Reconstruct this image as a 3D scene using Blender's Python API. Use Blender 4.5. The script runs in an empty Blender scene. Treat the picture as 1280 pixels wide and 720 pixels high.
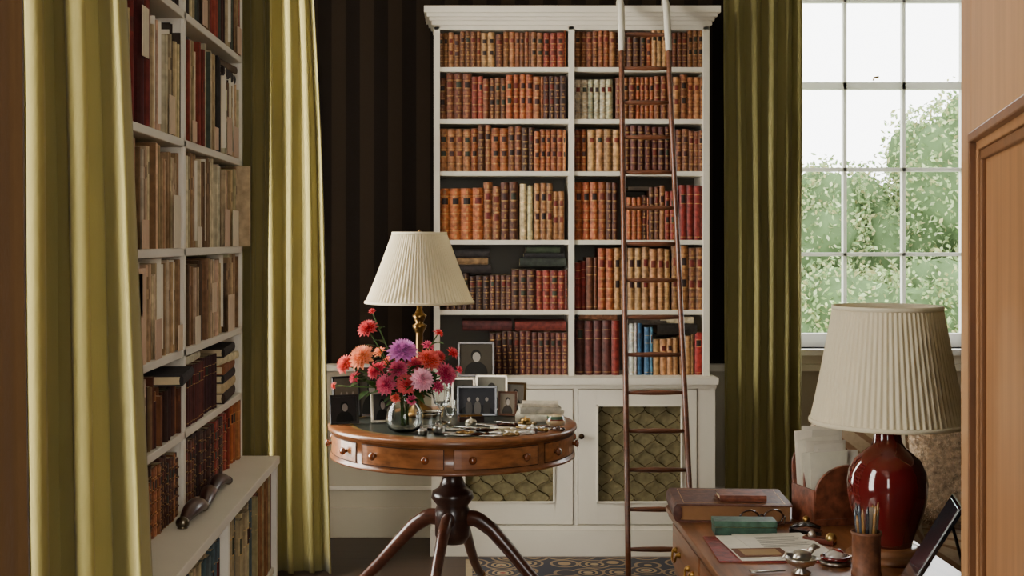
import bpy, math, random
from mathutils import Vector, Matrix, noise
random.seed(7)
R=random.random
def U(a,b): return a+(b-a)*R()
def s(r,g,b):
    f=lambda c:(c/255/12.92 if c/255<=0.04045 else ((c/255+0.055)/1.055)**2.4)
    return (f(r),f(g),f(b))
def vary(c,a=0.15,h=0.05):
    k=1+U(-a,a); return tuple(max(0,min(1,x*k*(1+U(-h,h)))) for x in c)
def mixc(a,b,t): return tuple(a[i]*(1-t)+b[i]*t for i in range(3))

MATS={}
def mk(name,rough=0.5,metal=0,nscale=8,namt=0.12,stretch=(1,1,1),bump=0.0,bscale=60,coat=0,sheen=0,spec=0.5,transl=0,detail=4):
    m=bpy.data.materials.new(name); m.use_nodes=True
    nt=m.node_tree; N=nt.nodes; L=nt.links
    b=N['Principled BSDF']
    a=N.new('ShaderNodeAttribute'); a.attribute_name='Col'
    tc=N.new('ShaderNodeTexCoord'); mp=N.new('ShaderNodeMapping'); mp.inputs['Scale'].default_value=stretch
    L.new(tc.outputs['Object'],mp.inputs[0])
    n=N.new('ShaderNodeTexNoise'); n.inputs['Scale'].default_value=nscale; n.inputs['Detail'].default_value=detail
    L.new(mp.outputs[0],n.inputs[0])
    mr=N.new('ShaderNodeMapRange'); mr.inputs[1].default_value=0.3; mr.inputs[2].default_value=0.7
    mr.inputs[3].default_value=1-namt; mr.inputs[4].default_value=1+namt
    L.new(n.outputs[0],mr.inputs[0])
    vm=N.new('ShaderNodeVectorMath'); vm.operation='SCALE'
    L.new(a.outputs['Color'],vm.inputs[0]); L.new(mr.outputs[0],vm.inputs['Scale'])
    L.new(vm.outputs[0],b.inputs['Base Color'])
    b.inputs['Roughness'].default_value=rough; b.inputs['Metallic'].default_value=metal
    b.inputs['Specular IOR Level'].default_value=spec
    b.inputs['Coat Weight'].default_value=coat; b.inputs['Coat Roughness'].default_value=0.08
    b.inputs['Sheen Weight'].default_value=sheen
    if bump>0:
        n2=N.new('ShaderNodeTexNoise'); n2.inputs['Scale'].default_value=bscale; L.new(mp.outputs[0],n2.inputs[0])
        bp=N.new('ShaderNodeBump'); bp.inputs['Strength'].default_value=bump; bp.inputs['Distance'].default_value=0.01
        L.new(n2.outputs[0],bp.inputs['Height']); L.new(bp.outputs[0],b.inputs['Normal'])
    if transl>0:
        t=N.new('ShaderNodeBsdfTranslucent'); L.new(vm.outputs[0],t.inputs[0])
        mx=N.new('ShaderNodeMixShader'); mx.inputs[0].default_value=transl
        out=N['Material Output']; L.new(b.outputs[0],mx.inputs[1]); L.new(t.outputs[0],mx.inputs[2]); L.new(mx.outputs[0],out.inputs[0])
    MATS[name]=m; return m
mk('paint',0.55,namt=0.05,nscale=3,bump=0.03,spec=0.3)
mk('sash_glow_paint',0.5,namt=0.02,nscale=3,spec=0.3,transl=0.3)  # white paint with translucency added so glazing bars glow with outdoor light
mk('matte',0.8,namt=0.06,nscale=20)
mk('paper',0.85,namt=0.05,nscale=40,spec=0.2)
mk('leather',0.5,namt=0.5,nscale=45,bump=0.12,bscale=120,detail=6,spec=0.3)
mk('cloth_book',0.8,namt=0.25,nscale=40,bump=0.05,bscale=200,spec=0.2)
mk('wood',0.3,namt=0.35,nscale=7,stretch=(1,1,9),coat=0.3,detail=8)
mk('wood_x',0.3,namt=0.4,nscale=6,stretch=(1,7,9),coat=0.3,detail=8)
mk('wood_y',0.35,namt=0.4,nscale=6,stretch=(9,1,9),coat=0.25,detail=8)
mk('pine',0.45,namt=0.22,nscale=5,stretch=(6,6,0.5),coat=0.1,detail=8,spec=0.3)
mk('fabric',0.9,namt=0.12,nscale=5,stretch=(1,1,0.3),sheen=0.15,bump=0.08,bscale=250,transl=0.12,spec=0.1)
mk('shade_cloth',0.9,namt=0.03,nscale=10,transl=0.4,spec=0.1)
mk('upholstery',0.95,namt=0.08,nscale=60,bump=0.2,bscale=200,sheen=0.2,spec=0.1)
mk('fur',0.95,namt=0.5,nscale=60,bump=0.9,bscale=90,sheen=0.4,spec=0.1)
mk('metal',0.28,metal=1,namt=0.15,nscale=12)
mk('gloss',0.08,namt=0.25,nscale=6,coat=1.0)
mk('petal',0.7,namt=0.12,nscale=50,transl=0.25,spec=0.2)
mk('leaf',0.85,namt=0.2,nscale=3,transl=0.3,spec=0.05)
def glassmat():
    m=bpy.data.materials.new('clear_glass'); m.use_nodes=True
    b=m.node_tree.nodes['Principled BSDF']
    b.inputs['Transmission Weight'].default_value=1; b.inputs['Roughness'].default_value=0.02
    b.inputs['IOR'].default_value=1.3; b.inputs['Base Color'].default_value=(0.93,0.96,0.95,1)
    MATS['glass']=m
    m=bpy.data.materials.new('pane_glass'); m.use_nodes=True; nt=m.node_tree
    t=nt.nodes.new('ShaderNodeBsdfTransparent'); g=nt.nodes.new('ShaderNodeBsdfGlossy'); g.inputs['Roughness'].default_value=0.02
    x=nt.nodes.new('ShaderNodeMixShader'); x.inputs[0].default_value=0.04
    nt.links.new(t.outputs[0],x.inputs[1]); nt.links.new(g.outputs[0],x.inputs[2]); nt.links.new(x.outputs[0],nt.nodes['Material Output'].inputs[0])
    MATS['pane']=m
glassmat()
def stripes(name,axis):
    m=bpy.data.materials.new(name); m.use_nodes=True; nt=m.node_tree;N=nt.nodes;L=nt.links;b=N['Principled BSDF']
    tc=N.new('ShaderNodeTexCoord'); w=N.new('ShaderNodeTexWave'); w.bands_direction=axis; w.inputs['Scale'].default_value=2.2
    w.inputs['Distortion'].default_value=0
    L.new(tc.outputs['Object'],w.inputs[0])
    r=N.new('ShaderNodeValToRGB'); r.color_ramp.interpolation='CONSTANT'
    r.color_ramp.elements[0].color=(0.0135,0.0095,0.007,1); r.color_ramp.elements[1].position=0.5; r.color_ramp.elements[1].color=(0.028,0.0185,0.012,1)
    L.new(w.outputs['Fac'],r.inputs[0]); L.new(r.outputs[0],b.inputs['Base Color']); b.inputs['Roughness'].default_value=0.9
    b.inputs['Specular IOR Level'].default_value=0.1
    MATS[name]=m
stripes('wallpaper_x','X'); stripes('wallpaper_y','Y')
def rugmat():
    m=bpy.data.materials.new('persian_rug'); m.use_nodes=True; nt=m.node_tree;N=nt.nodes;L=nt.links;b=N['Principled BSDF']
    tc=N.new('ShaderNodeTexCoord'); v=N.new('ShaderNodeTexVoronoi'); v.inputs['Scale'].default_value=7.5; v.inputs['Randomness'].default_value=0.5
    L.new(tc.outputs['Object'],v.inputs['Vector'])
    r=N.new('ShaderNodeValToRGB'); r.color_ramp.interpolation='CONSTANT'; e=r.color_ramp.elements
    e[0].color=(0.22,0.05,0.03,1); e[1].position=0.10; e[1].color=(0.30,0.22,0.12,1)
    for p,c in((0.2,(0.02,0.02,0.03,1)),(0.28,(0.26,0.18,0.09,1)),(0.36,(0.03,0.025,0.03,1)),(0.5,(0.22,0.15,0.08,1)),(0.58,(0.025,0.025,0.035,1))):
        x=e.new(p); x.color=c
    L.new(v.outputs['Distance'],r.inputs[0]); L.new(r.outputs[0],b.inputs['Base Color']); b.inputs['Roughness'].default_value=0.95
    MATS['rug']=m
rugmat()
def floormat():
    m=bpy.data.materials.new('dark_floorboards'); m.use_nodes=True; nt=m.node_tree;N=nt.nodes;L=nt.links;b=N['Principled BSDF']
    tc=N.new('ShaderNodeTexCoord'); br=N.new('ShaderNodeTexBrick'); br.inputs['Scale'].default_value=1
    br.inputs['Brick Width'].default_value=1.8; br.inputs['Row Height'].default_value=0.14; br.inputs['Mortar Size'].default_value=0.003
    br.inputs['Color1'].default_value=(0.035,0.019,0.011,1); br.inputs['Color2'].default_value=(0.055,0.030,0.017,1); br.inputs['Mortar'].default_value=(0.008,0.005,0.003,1)
    L.new(tc.outputs['Object'],br.inputs[0]); L.new(br.outputs[0],b.inputs['Base Color']); b.inputs['Roughness'].default_value=0.45
    MATS['floor']=m
floormat()

I4=Matrix.Identity(4)
def T(x,y,z): return Matrix.Translation((x,y,z))
def RZ(d): return Matrix.Rotation(math.radians(d),4,'Z')
def RX(d): return Matrix.Rotation(math.radians(d),4,'X')
def RY(d): return Matrix.Rotation(math.radians(d),4,'Y')

class MB:
    def __init__(self): self.v=[];self.f=[];self.c=[];self.m=[];self.s=[]
    def add(self,vs,fs,col,mat,smooth=False,M=None):
        o=len(self.v)
        if M is not None: vs=[tuple(M@Vector(p)) for p in vs]
        self.v.extend(vs)
        per=isinstance(col,list)
        for i,f in enumerate(fs):
            self.f.append(tuple(j+o for j in f)); self.c.append(col[i] if per else col); self.m.append(mat); self.s.append(smooth)
    def box(self,x0,x1,y0,y1,z0,z1,col,mat='matte',M=None):
        vs=[(x0,y0,z0),(x1,y0,z0),(x1,y1,z0),(x0,y1,z0),(x0,y0,z1),(x1,y0,z1),(x1,y1,z1),(x0,y1,z1)]
        self.add(vs,[(0,3,2,1),(4,5,6,7),(0,1,5,4),(1,2,6,5),(2,3,7,6),(3,0,4,7)],col,mat,False,M)
    def lathe(self,prof,col,mat,M=I4,seg=40,pleat=None,smooth=True,cap=True):
        vs=[];fs=[];cols=[]
        n=len(prof)
        for i in range(seg):
            th=2*math.pi*i/seg
            for k,(r,z) in enumerate(prof):
                rr=r
                if pleat: rr=r*(1+pleat[1]*math.cos(pleat[0]*th))
                vs.append((rr*math.cos(th),rr*math.sin(th),z))
        per=isinstance(col,list)
        for i in range(seg):
            j=(i+1)%seg
            for k in range(n-1):
                fs.append((i*n+k,j*n+k,j*n+k+1,i*n+k+1)); cols.append(col[k] if per else col)
        if cap:
            if prof[0][0]>1e-5: fs.append(tuple(i*n for i in range(seg))[::-1]); cols.append(cols[0])
            if prof[-1][0]>1e-5: fs.append(tuple(i*n+n-1 for i in range(seg))); cols.append(cols[n-2])
        self.add(vs,fs,cols,mat,smooth,M)
    def tube(self,pts,rad,col,mat,seg=8,M=None,smooth=True,up=(0,0,1),square=False,closed=False):
        pts=[Vector(p) for p in pts]; n=len(pts)
        if not isinstance(rad,list): rad=[rad]*n
        vs=[];fs=[]; up=Vector(up)
        for i,p in enumerate(pts):
            if closed: d=(pts[(i+1)%n]-pts[i-1])
            else: d=(pts[min(i+1,n-1)]-pts[max(i-1,0)])
            d.normalize()
            a=d.cross(up)
            if a.length<1e-3: a=d.cross(Vector((0,1,0)))
            if a.length<1e-3: a=d.cross(Vector((1,0,0)))
            a.normalize(); b=a.cross(d)
            r=rad[i]
            ra,rb=(r if isinstance(r,tuple) else (r,r))
            if square:
                for q in((1,1),(-1,1),(-1,-1),(1,-1)): vs.append(tuple(p+a*ra*q[0]+b*rb*q[1]))
            else:
                for k in range(seg):
                    t=2*math.pi*k/seg; vs.append(tuple(p+a*ra*math.cos(t)+b*rb*math.sin(t)))
        sg=4 if square else seg
        rng=n if closed else n-1
        for i in range(rng):
            i2=(i+1)%n
            for k in range(sg):
                k2=(k+1)%sg; fs.append((i*sg+k,i*sg+k2,i2*sg+k2,i2*sg+k))
        if not closed:
            fs.append(tuple(range(sg))[::-1]); fs.append(tuple((n-1)*sg+k for k in range(sg)))
        self.add(vs,fs,col,mat,smooth and not square,M)
    def ball(self,c,r,col,mat,seg=16,rings=10,M=None,warp=0):
        if not isinstance(r,tuple): r=(r,r,r)
        vs=[];fs=[]
        for i in range(rings+1):
            ph=math.pi*i/rings
            for j in range(seg):
                th=2*math.pi*j/seg
                d=Vector((math.sin(ph)*math.cos(th),math.sin(ph)*math.sin(th),math.cos(ph)))
                k=1+(warp*noise.noise(d*2.2+Vector(c)*3) if warp else 0)
                vs.append((c[0]+r[0]*d.x*k,c[1]+r[1]*d.y*k,c[2]+r[2]*d.z*k))
        for i in range(rings):
            for j in range(seg):
                j2=(j+1)%seg; fs.append((i*seg+j,(i+1)*seg+j,(i+1)*seg+j2,i*seg+j2))
        self.add(vs,fs,col,mat,True,M)
    def pillow(self,M,w,h,t,col,mat,n=14,colf=None):
        vs=[];fs=[];cols=[]
        for sgn in(1,-1):
            o=len(vs)
            for i in range(n+1):
                for j in range(n+1):
                    u=-1+2*i/n; v=-1+2*j/n
                    e=max(0,(1-u**4)*(1-v**4))**0.5
                    sh=1-0.07*(1-abs(u*v))*(abs(u)**4+abs(v)**4)
                    vs.append((u*w/2*sh,sgn*t/2*e,v*h/2*sh))
            for i in range(n):
                for j in range(n):
                    a=o+i*(n+1)+j; q=(a,a+1,a+n+2,a+n+1)
                    fs.append(q if sgn>0 else q[::-1]); cols.append(colf(i/n,j/n) if colf else col)
        self.add(vs,fs,cols,mat,True,M)
    def build(self,name,bevel=0):
        me=bpy.data.meshes.new(name); me.from_pydata(self.v,[],self.f)
        names=[]
        for m in self.m:
            if m not in names: names.append(m)
        for m in names: me.materials.append(MATS[m])
        idx={m:i for i,m in enumerate(names)}
        me.polygons.foreach_set('material_index',[idx[m] for m in self.m])
        me.polygons.foreach_set('use_smooth',self.s)
        ca=me.color_attributes.new('Col','FLOAT_COLOR','CORNER'); buf=[]
        for f,c in zip(self.f,self.c):
            buf.extend((c[0],c[1],c[2],1.0)*len(f))
        ca.data.foreach_set('color',buf); me.update()
        o=bpy.data.objects.new(name,me); bpy.context.scene.collection.objects.link(o)
        if bevel:
            b=o.modifiers.new('bevel','BEVEL'); b.width=bevel; b.segments=2; b.limit_method='ANGLE'; b.angle_limit=math.radians(50)
        return o

WHITE=s(222,214,196); WALLC=s(186,176,152)
GOLD=s(194,150,84); PAGE=s(206,186,146)
D_UP=6.18; D_LOW=6.08; WALL=6.48; LW=-1.15

# ================= ROOM SHELL =================
def simple(name,boxes,col,mat,bevel=0):
    m=MB()
    for b in boxes: m.box(*b,col,mat)
    return m.build(name,bevel)
WX0,WX1,WZ0,WZ1=1.60,2.92,0.95,3.14
simple('wall_back',[(LW-0.3,WX0,WALL,WALL+0.3,0,3.4),(WX1,4.3,WALL,WALL+0.3,0,3.4),(WX0,WX1,WALL,WALL+0.3,0,WZ0),(WX0,WX1,WALL,WALL+0.3,WZ1,3.4)],(0.02,0.02,0.02),'wallpaper_x')
def leftwall():
    wins=[(1.42,2.22),(4.78,5.62)]
    bx=[]
    cur=-2.2
    for a,b in wins:
        bx.append((LW-0.3,LW,cur,a,0,3.4)); bx.append((LW-0.3,LW,a,b,0,0.5)); bx.append((LW-0.3,LW,a,b,3.1,3.4)); cur=b
    bx.append((LW-0.3,LW,cur,WALL,0,3.4))
    simple('wall_left',bx,(0.02,0.02,0.02),'wallpaper_y')
    for i,(a,b) in enumerate(wins):
        m=MB(); x0,x1=LW-0.2,LW-0.15
        for z in (0.5,0.93,1.36,1.79,2.22,2.65,3.06): m.box(x0,x1,a,b,z,z+(0.04 if z in(0.5,1.79,3.06) else 0.022),WHITE,'paint')
        for k in range(4):
            y=a+(b-a-0.03)*k/3; m.box(x0,x1,y,y+0.03,0.5,3.1,WHITE,'paint')
        m.box(LW-0.3,LW+0.03,a-0.02,b+0.02,0.46,0.5,WHITE,'paint')
        m.box(x0+0.02,x0+0.024,a,b,0.5,3.1,(1,1,1),'pane')
        m.build('window_%d'%(i+2),0.003)
leftwall()
simple('wall_right',[(4.0,4.3,1.0,WALL,0,3.4)],(0.03,0.025,0.02),'wallpaper_y')
simple('wall_front',[(0.60,4.3,0.98,1.14,0,3.4)],(0.03,0.025,0.02),'wallpaper_x')
simple('wall_hall_right',[(2.2,2.4,-2.2,0.98,0,3.4)],WALLC,'paint')
simple('wall_hall_back',[(LW-0.3,-0.7,-2.5,-2.2,0,3.4),(1.3,2.4,-2.5,-2.2,0,3.4),(-0.7,1.3,-2.5,-2.2,0,0.7),(-0.7,1.3,-2.5,-2.2,3.0,3.4)],WALLC,'paint')  # unseen wall; its opening is added to admit the fill light
simple('floor',[(LW-0.3,4.3,-2.5,WALL+0.3,-0.1,0)],(0.05,0.03,0.02),'floor')
simple('ceiling',[(LW-0.3,4.3,-2.5,WALL+0.3,3.4,3.5)],s(215,206,190),'paint')
m=MB()
for a,b in((LW,-0.155),(1.19,4.0)):
    m.box(a,b,WALL-0.02,WALL,0.14,0.84,WALLC,'paint'); m.box(a,b,WALL-0.05,WALL,0.84,0.875,WHITE,'paint')
    m.box(a,b,WALL-0.03,WALL-0.02,0.24,0.26,WHITE,'paint')
m.build('trim_dado',0.003)
simple('baseboard_back',[(LW,-0.155,WALL-0.035,WALL,0,0.15),(1.19,4.0,WALL-0.035,WALL,0,0.15)],WALLC,'paint',0.004)
simple('baseboard_left',[(LW,LW+0.02,4.5,WALL-0.04,0,0.15),(LW,LW+0.02,-2.2,2.5,0,0.15)],WHITE,'paint',0.004)
# back window
m=MB(); y0,y1=WALL+0.10,WALL+0.135
WW=s(248,247,242)
xs=[WX0+0.045,1.951,2.254,2.557,WX1-0.045]
for x in xs[1:-1]: m.box(x-0.009,x+0.009,y0,y1,WZ0,WZ1,WW,'sash_glow_paint')
for x0,x1 in((WX0,WX0+0.05),(WX1-0.05,WX1)): m.box(x0,x1,y0-0.02,y1+0.03,WZ0,WZ1,WW,'sash_glow_paint')
for z,t in((0.985,0.035),(1.426,0.009),(1.862,0.010),(2.293,0.019),(2.73,0.009),(3.115,0.025)): m.box(WX0,WX1,y0,y1,z-t,z+t,WW,'sash_glow_paint')
m.box(WX0-0.03,WX1+0.03,WALL-0.06,WALL+0.16,WZ0-0.03,WZ0,WW,'paint')
m.box(WX0-0.001,WX0+0.004,WALL,WALL+0.3,WZ0,WZ1,WW,'paint'); m.box(WX1-0.004,WX1+0.001,WALL,WALL+0.3,WZ0,WZ1,WW,'paint')
m.box(WX0,WX1,y0+0.018,y0+0.022,WZ0,WZ1,(1,1,1),'pane')
m.tube([(2.09,y0-0.02,2.318),(2.09,y0-0.03,2.33),(2.115,y0-0.03,2.335)],0.006,s(150,120,70),'metal')
for x0,x1 in((WX0-0.09,WX0),(WX1,WX1+0.09)): m.box(x0,x1,WALL-0.03,WALL,WZ0-0.1,WZ1+0.09,WHITE,'paint')
m.box(WX0-0.09,WX1+0.09,WALL-0.03,WALL,WZ1,WZ1+0.09,WHITE,'paint')
m.box(WX0,WX1,WALL-0.022,WALL,0.875,WZ0-0.03,WHITE,'paint')
m.build('window_1',0.004)

# rug
m=MB(); m.box(0.03,1.22,4.3,6.02,0.0005,0.007,(0.3,0.2,0.1),'rug')
for i in range(90):
    y=4.305+i*0.019; m.box(0.0,0.03,y,y+0.006,0.0005,0.004,s(170,150,115),'matte')
m.build('persian_rug')

# ================= BOOKS =================
def book(mb,M,u0,w,h,d,col,style,mat='leather',label=None):
    gold=vary(GOLD,0.15); n=5 if w>0.02 else 4
    lv=[]
    if style=='calf':
        nb=5; prev=0.0
        for k in range(nb+1):
            top=(k+1)/(nb+1)-0.012 if k<nb else 1.0
            st=prev; a=st+(top-st)*0.10; b=top-(top-st)*0.10
            lv.append((st,a,'g' if R()<0.8 else 'c'))
            if k==4 or (k==2 and label==2): lv.append((a,b,'L'))
            else:
                q=(b-a)/4; lv+= [(a,a+q,'c'),(a+q,b-q,'o'),(b-q,b,'c')]
            lv.append((b,top,'c'))
            if k<nb: lv.append((top,top+0.022,'B')); prev=top+0.022
    elif style=='plain':
        lv=[(0,0.05,'c'),(0.05,0.062,'g'),(0.062,0.66,'c'),(0.66,0.672,'g'),(0.672,0.82,'L' if R()<0.5 else 'c'),(0.82,0.832,'g'),(0.832,0.95,'c'),(0.95,1,'c')]
    else:
        a=U(0.55,0.75); lv=[(0,a,'c'),(a,a+0.12,'L' if R()<0.3 else 'c'),(a+0.12,1,'c')]
    lab=random.choice([s(100,32,24),s(40,25,20),s(45,50,35),s(104,40,25),s(60,30,25)]) if style!='paper' else mixc(col,(0.05,0.03,0.02),0.6)
    vs=[];fs=[];cs=[]
    col_dark=mixc(col,(0.02,0.012,0.008),0.35)  # darker cover tone for spine edges, sides and head
    orn=U(0.12,0.5)
    for a,b,k in lv:
        ext=0.0022 if k=='B' else 0
        o=len(vs)
        for z in(a,b):
            for i in range(n+1):
                t=i/n; y=-math.sin(math.pi*t)*(w*0.22)-ext*(math.sin(math.pi*t)>0.1)
                vs.append((u0+w*t,y,z*h))
        for i in range(n):
            e=(i==0 or i==n-1)
            if k=='g': c=mixc(col,gold,0.2 if e else 0.65)
            elif k=='L': c=lab if not e else col
            elif k=='o': c=mixc(col,gold,orn) if (not e and i in(n//2,(n-1)//2)) else col
            elif k=='B': c=mixc(col,gold,0.25) if not e else col_dark
            else: c=col_dark if e else col
            if a==0 or b==1: c=mixc(c,(0.02,0.012,0.008),0.15)
            fs.append((o+i,o+i+1,o+n+1+i+1,o+n+1+i)); cs.append(c)
    o=len(vs)
    vs+=[(u0,0,0),(u0+w,0,0),(u0+w,d,0),(u0,d,0),(u0,0,h),(u0+w,0,h),(u0+w,d,h),(u0,d,h)]
    fs+=[(o,o+4,o+7,o+3),(o+1,o+2,o+6,o+5),(o,o+3,o+2,o+1),(o+2,o+3,o+7,o+6)]; cs+=[col_dark,col_dark,col_dark,col_dark]
    fs+=[(o+4,o+5,o+6,o+7)]; cs+=[mixc(PAGE,(0.1,0.07,0.04),0.35)]
    top=[len(vs)-8-(n+1)+i for i in range(n+1)]
    fs.append(tuple(top)); cs.append(col_dark)
    mb.add(vs,fs,cs,mat,False,M)
def fill(mb,M,u0,u1,h,pal,style='calf',tw=(0.022,0.034),d=0.16,hv=0.012,mat='leather',run=4,yj=0.01):
    u=u0; cnt=0; col=None
    while u<u1-0.008:
        if cnt<=0:
            col=random.choice(pal); cnt=random.randint(1,run); hh=h+U(-hv,hv); ww=U(*tw); lb=random.choice([1,2]); yy=U(0,yj)
        w=ww*U(0.92,1.08)
        if u+w>u1: w=u1-u
        if w>0.009:
            Ml=M@T(u,yy+U(0,0.003),0)
            book(mb,Ml,0,w-0.0008,hh+U(-0.002,0.002),d,vary(col,0.26,0.07),style,mat,lb)
        u+=w; cnt-=1
def lying(mb,M,w,d,h,col,mat='leather',pages=PAGE):
    t=min(0.004,h*0.15)
    mb.box(-w/2,w/2,-d/2,d/2,0,t,col,mat,M); mb.box(-w/2,w/2,-d/2,d/2,h-t,h,col,mat,M)
    mb.box(-w/2+0.004,w/2-0.004,-d/2+0.003,d/2-0.004,t,h-t,pages,'paper',M)
    mb.tube([(-w/2,-d/2+0.002,h/2),(w/2,-d/2+0.002,h/2)],[(h*0.2,h/2)]*2,col,mat,10,M,False)
TAN=[s(146,98,58),s(160,112,70),s(126,80,50),s(114,70,44),s(168,124,80)]
BRN=[s(118,68,42),s(98,54,36),s(136,84,50),s(86,48,34),s(148,92,54),s(76,44,32),s(150,76,42)]
ORG=[s(158,86,44),s(146,74,40),s(130,66,38),s(108,60,38),s(166,102,60),s(134,54,36)]
DRK=[s(82,46,36),s(66,36,30),s(94,52,38),s(58,34,28)]
RED=[s(124,40,32),s(138,50,36),s(100,34,30)]
MAR=[s(78,36,34),s(64,32,32),s(90,44,38)]
VEL=[s(190,180,150),s(176,166,138)]
CRM=[s(202,182,138),s(190,168,124)]
books=MB(); yF=D_UP+0.02
Z=[2.335,2.084,1.832,1.500,1.161,0.846]
def row(zi,segs,side):
    for (a,b,h,pal,kw) in segs:
        u0=(a-582)/258.5; u1=(b-582)/258.5
        fill(books,T(0,yF,Z[zi]),u0,u1,h,pal,**kw)
row(0,[(549,620,0.172,TAN,{'run':5}),(620,664,0.174,BRN,{}),(664,708,0.176,ORG+BRN,{})],0)
row(0,[(719,770,0.182,BRN,{}),(770,880,0.178,BRN+TAN,{})],1)
row(1,[(549,604,0.212,ORG,{'tw':(0.03,0.04)}),(604,680,0.208,BRN,{'tw':(0.026,0.036)}),(680,708,0.205,TAN+DRK,{})],0)
row(1,[(719,768,0.200,VEL,{'tw':(0.03,0.036),'run':9}),(770,842,0.208,BRN+ORG,{}),(842,880,0.215,BRN+TAN,{'tw':(0.028,0.036)})],1)
row(2,[(549,606,0.215,BRN+TAN,{'tw':(0.034,0.044)}),(606,668,0.218,ORG+BRN,{'tw':(0.028,0.04)}),(668,708,0.205,ORG,{})],0)
row(2,[(719,735,0.205,ORG,{}),(735,780,0.215,TAN+BRN,{'tw':(0.034,0.042)}),(780,838,0.222,MAR,{'tw':(0.032,0.038),'run':9}),(838,880,0.205,ORG,{})],1)
row(3,[(549,616,0.262,BRN+ORG,{'tw':(0.036,0.055),'hv':0.02}),(616,650,0.27,BRN,{'tw':(0.034,0.044)}),(650,668,0.262,CRM,{'tw':(0.03,0.036),'style':'plain'}),(668,708,0.262,TAN+BRN,{'tw':(0.028,0.036),'hv':0.03})],0)
row(3,[(719,772,0.272,BRN+DRK,{'tw':(0.028,0.038)}),(784,812,0.225,BRN,{'hv':0.02}),(812,846,0.255,RED+BRN,{'tw':(0.024,0.036),'hv':0.03}),(850,880,0.275,RED,{'tw':(0.034,0.04),'run':9,'style':'plain'})],1)
row(4,[(556,640,0.165,DRK,{'tw':(0.02,0.034),'hv':0.025}),(640,710,0.198,RED+DRK,{'tw':(0.034,0.042),'hv':0.01})],0)
row(4,[(719,733,0.238,RED,{'style':'plain'}),(733,747,0.25,ORG,{'style':'plain','tw':(0.04,0.05)}),(748,838,0.30,TAN+BRN,{'tw':(0.034,0.042),'hv':0.004,'run':9}),(840,880,0.31,TAN,{'tw':(0.034,0.044),'hv':0.01})],1)
row(5,[(612,712,0.205,DRK+MAR,{'tw':(0.028,0.04),'hv':0.006})],0)
row(5,[(720,775,0.262,MAR+RED,{'tw':(0.036,0.05),'hv':0.004,'style':'plain'}),(787,797,0.24,[s(192,192,184)],{'style':'plain'}),(797,806,0.24,[s(56,100,140)],{'style':'paper','tw':(0.02,0.03)}),(806,817,0.235,[s(196,196,184),s(66,106,136)],{'style':'plain'}),(817,850,0.19,TAN+CRM,{'style':'plain','hv':0.02}),(850,868,0.195,[s(120,120,80)]+TAN,{'style':'plain','tw':(0.02,0.03)}),(869,880,0.205,[s(160,44,40)],{'style':'plain','tw':(0.035,0.04)})],1)
def lie(a,b,z,h,col,mat='leather',d=0.17):
    u0=(a-582)/258.5; u1=(b-582)/258.5
    lying(books,T((u0+u1)/2,yF+d/2+0.01,z),u1-u0,d,h,col,mat)
lie(566,614,1.335,0.045,s(38,30,28)); lie(564,610,1.381,0.032,s(120,92,60)); lie(568,612,1.414,0.04,s(40,34,32))
z=1.359
lie(650,708,z+0.012,0.042,s(48,52,44)); lie(655,706,z+0.055,0.022,s(38,36,36)); lie(658,700,z+0.078,0.03,s(52,60,42))
lie(578,640,0.846+0.214,0.048,s(74,34,32)); lie(644,708,0.846+0.214,0.045,s(104,44,36)); 
lie(724,772,0.846+0.268,0.03,s(130,86,60))
lie(786,834,0.846+0.242,0.032,s(60,52,44)); lie(822,872,1.04,0.055,s(40,34,28)); lie(826,868,1.096,0.03,s(190,174,142))
lie(786,815,1.50+0.24,0.02,s(60,50,40))
books.build('bookcase_books')

# ================= BOOKCASE (back) =================
m=MB(); xL,xR,xm=-0.152,1.174,0.511
yB=WALL-0.005
for x0,x1 in((xL,xL+0.022),(xR-0.022,xR),(xm-0.012,xm+0.012)): m.box(x0,x1,D_UP,yB,0.846,2.53,WHITE,'paint')
for x0,x1 in((xL-0.002,xL+0.028),(xR-0.028,xR+0.002),(xm-0.014,xm+0.014)): m.box(x0,x1,D_UP-0.008,D_UP+0.012,0.846,2.53,WHITE,'paint')
for z in Z[:5]: m.box(xL+0.02,xR-0.02,D_UP+0.002,yB,z-0.022,z,WHITE,'paint')
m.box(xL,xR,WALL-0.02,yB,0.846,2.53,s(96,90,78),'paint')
m.box(xL,xR,D_UP-0.008,yB,2.515,2.56,WHITE,'paint')
for k,(e,z0,z1) in enumerate(((0.012,2.535,2.555),(0.022,2.555,2.572),(0.034,2.572,2.59),(0.047,2.59,2.622))):
    m.box(xL-e,xR+e,D_UP-0.01-e,yB,z0,z1,WHITE,'paint')
cL,cR=xL-0.01,xR+0.012
m.box(cL,cR,D_LOW+0.02,yB,0.05,0.82,WHITE,'paint')
m.box(cL-0.012,cR+0.012,D_LOW-0.022,yB,0.815,0.846,WHITE,'paint')
m.box(cL-0.004,cR+0.004,D_LOW-0.008,D_LOW+0.03,0.795,0.815,WHITE,'paint')
m.box(cL-0.006,cR+0.006,D_LOW-0.012,yB,0.0,0.125,WHITE,'paint')
m.box(cL,cR,D_LOW-0.004,D_LOW+0.03,0.125,0.145,WHITE,'paint')
for x0,x1 in((cL,-0.10),(0.512,0.532),(1.10,cR)): m.box(x0,x1,D_LOW,D_LOW+0.03,0.14,0.8,WHITE,'paint')
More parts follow.
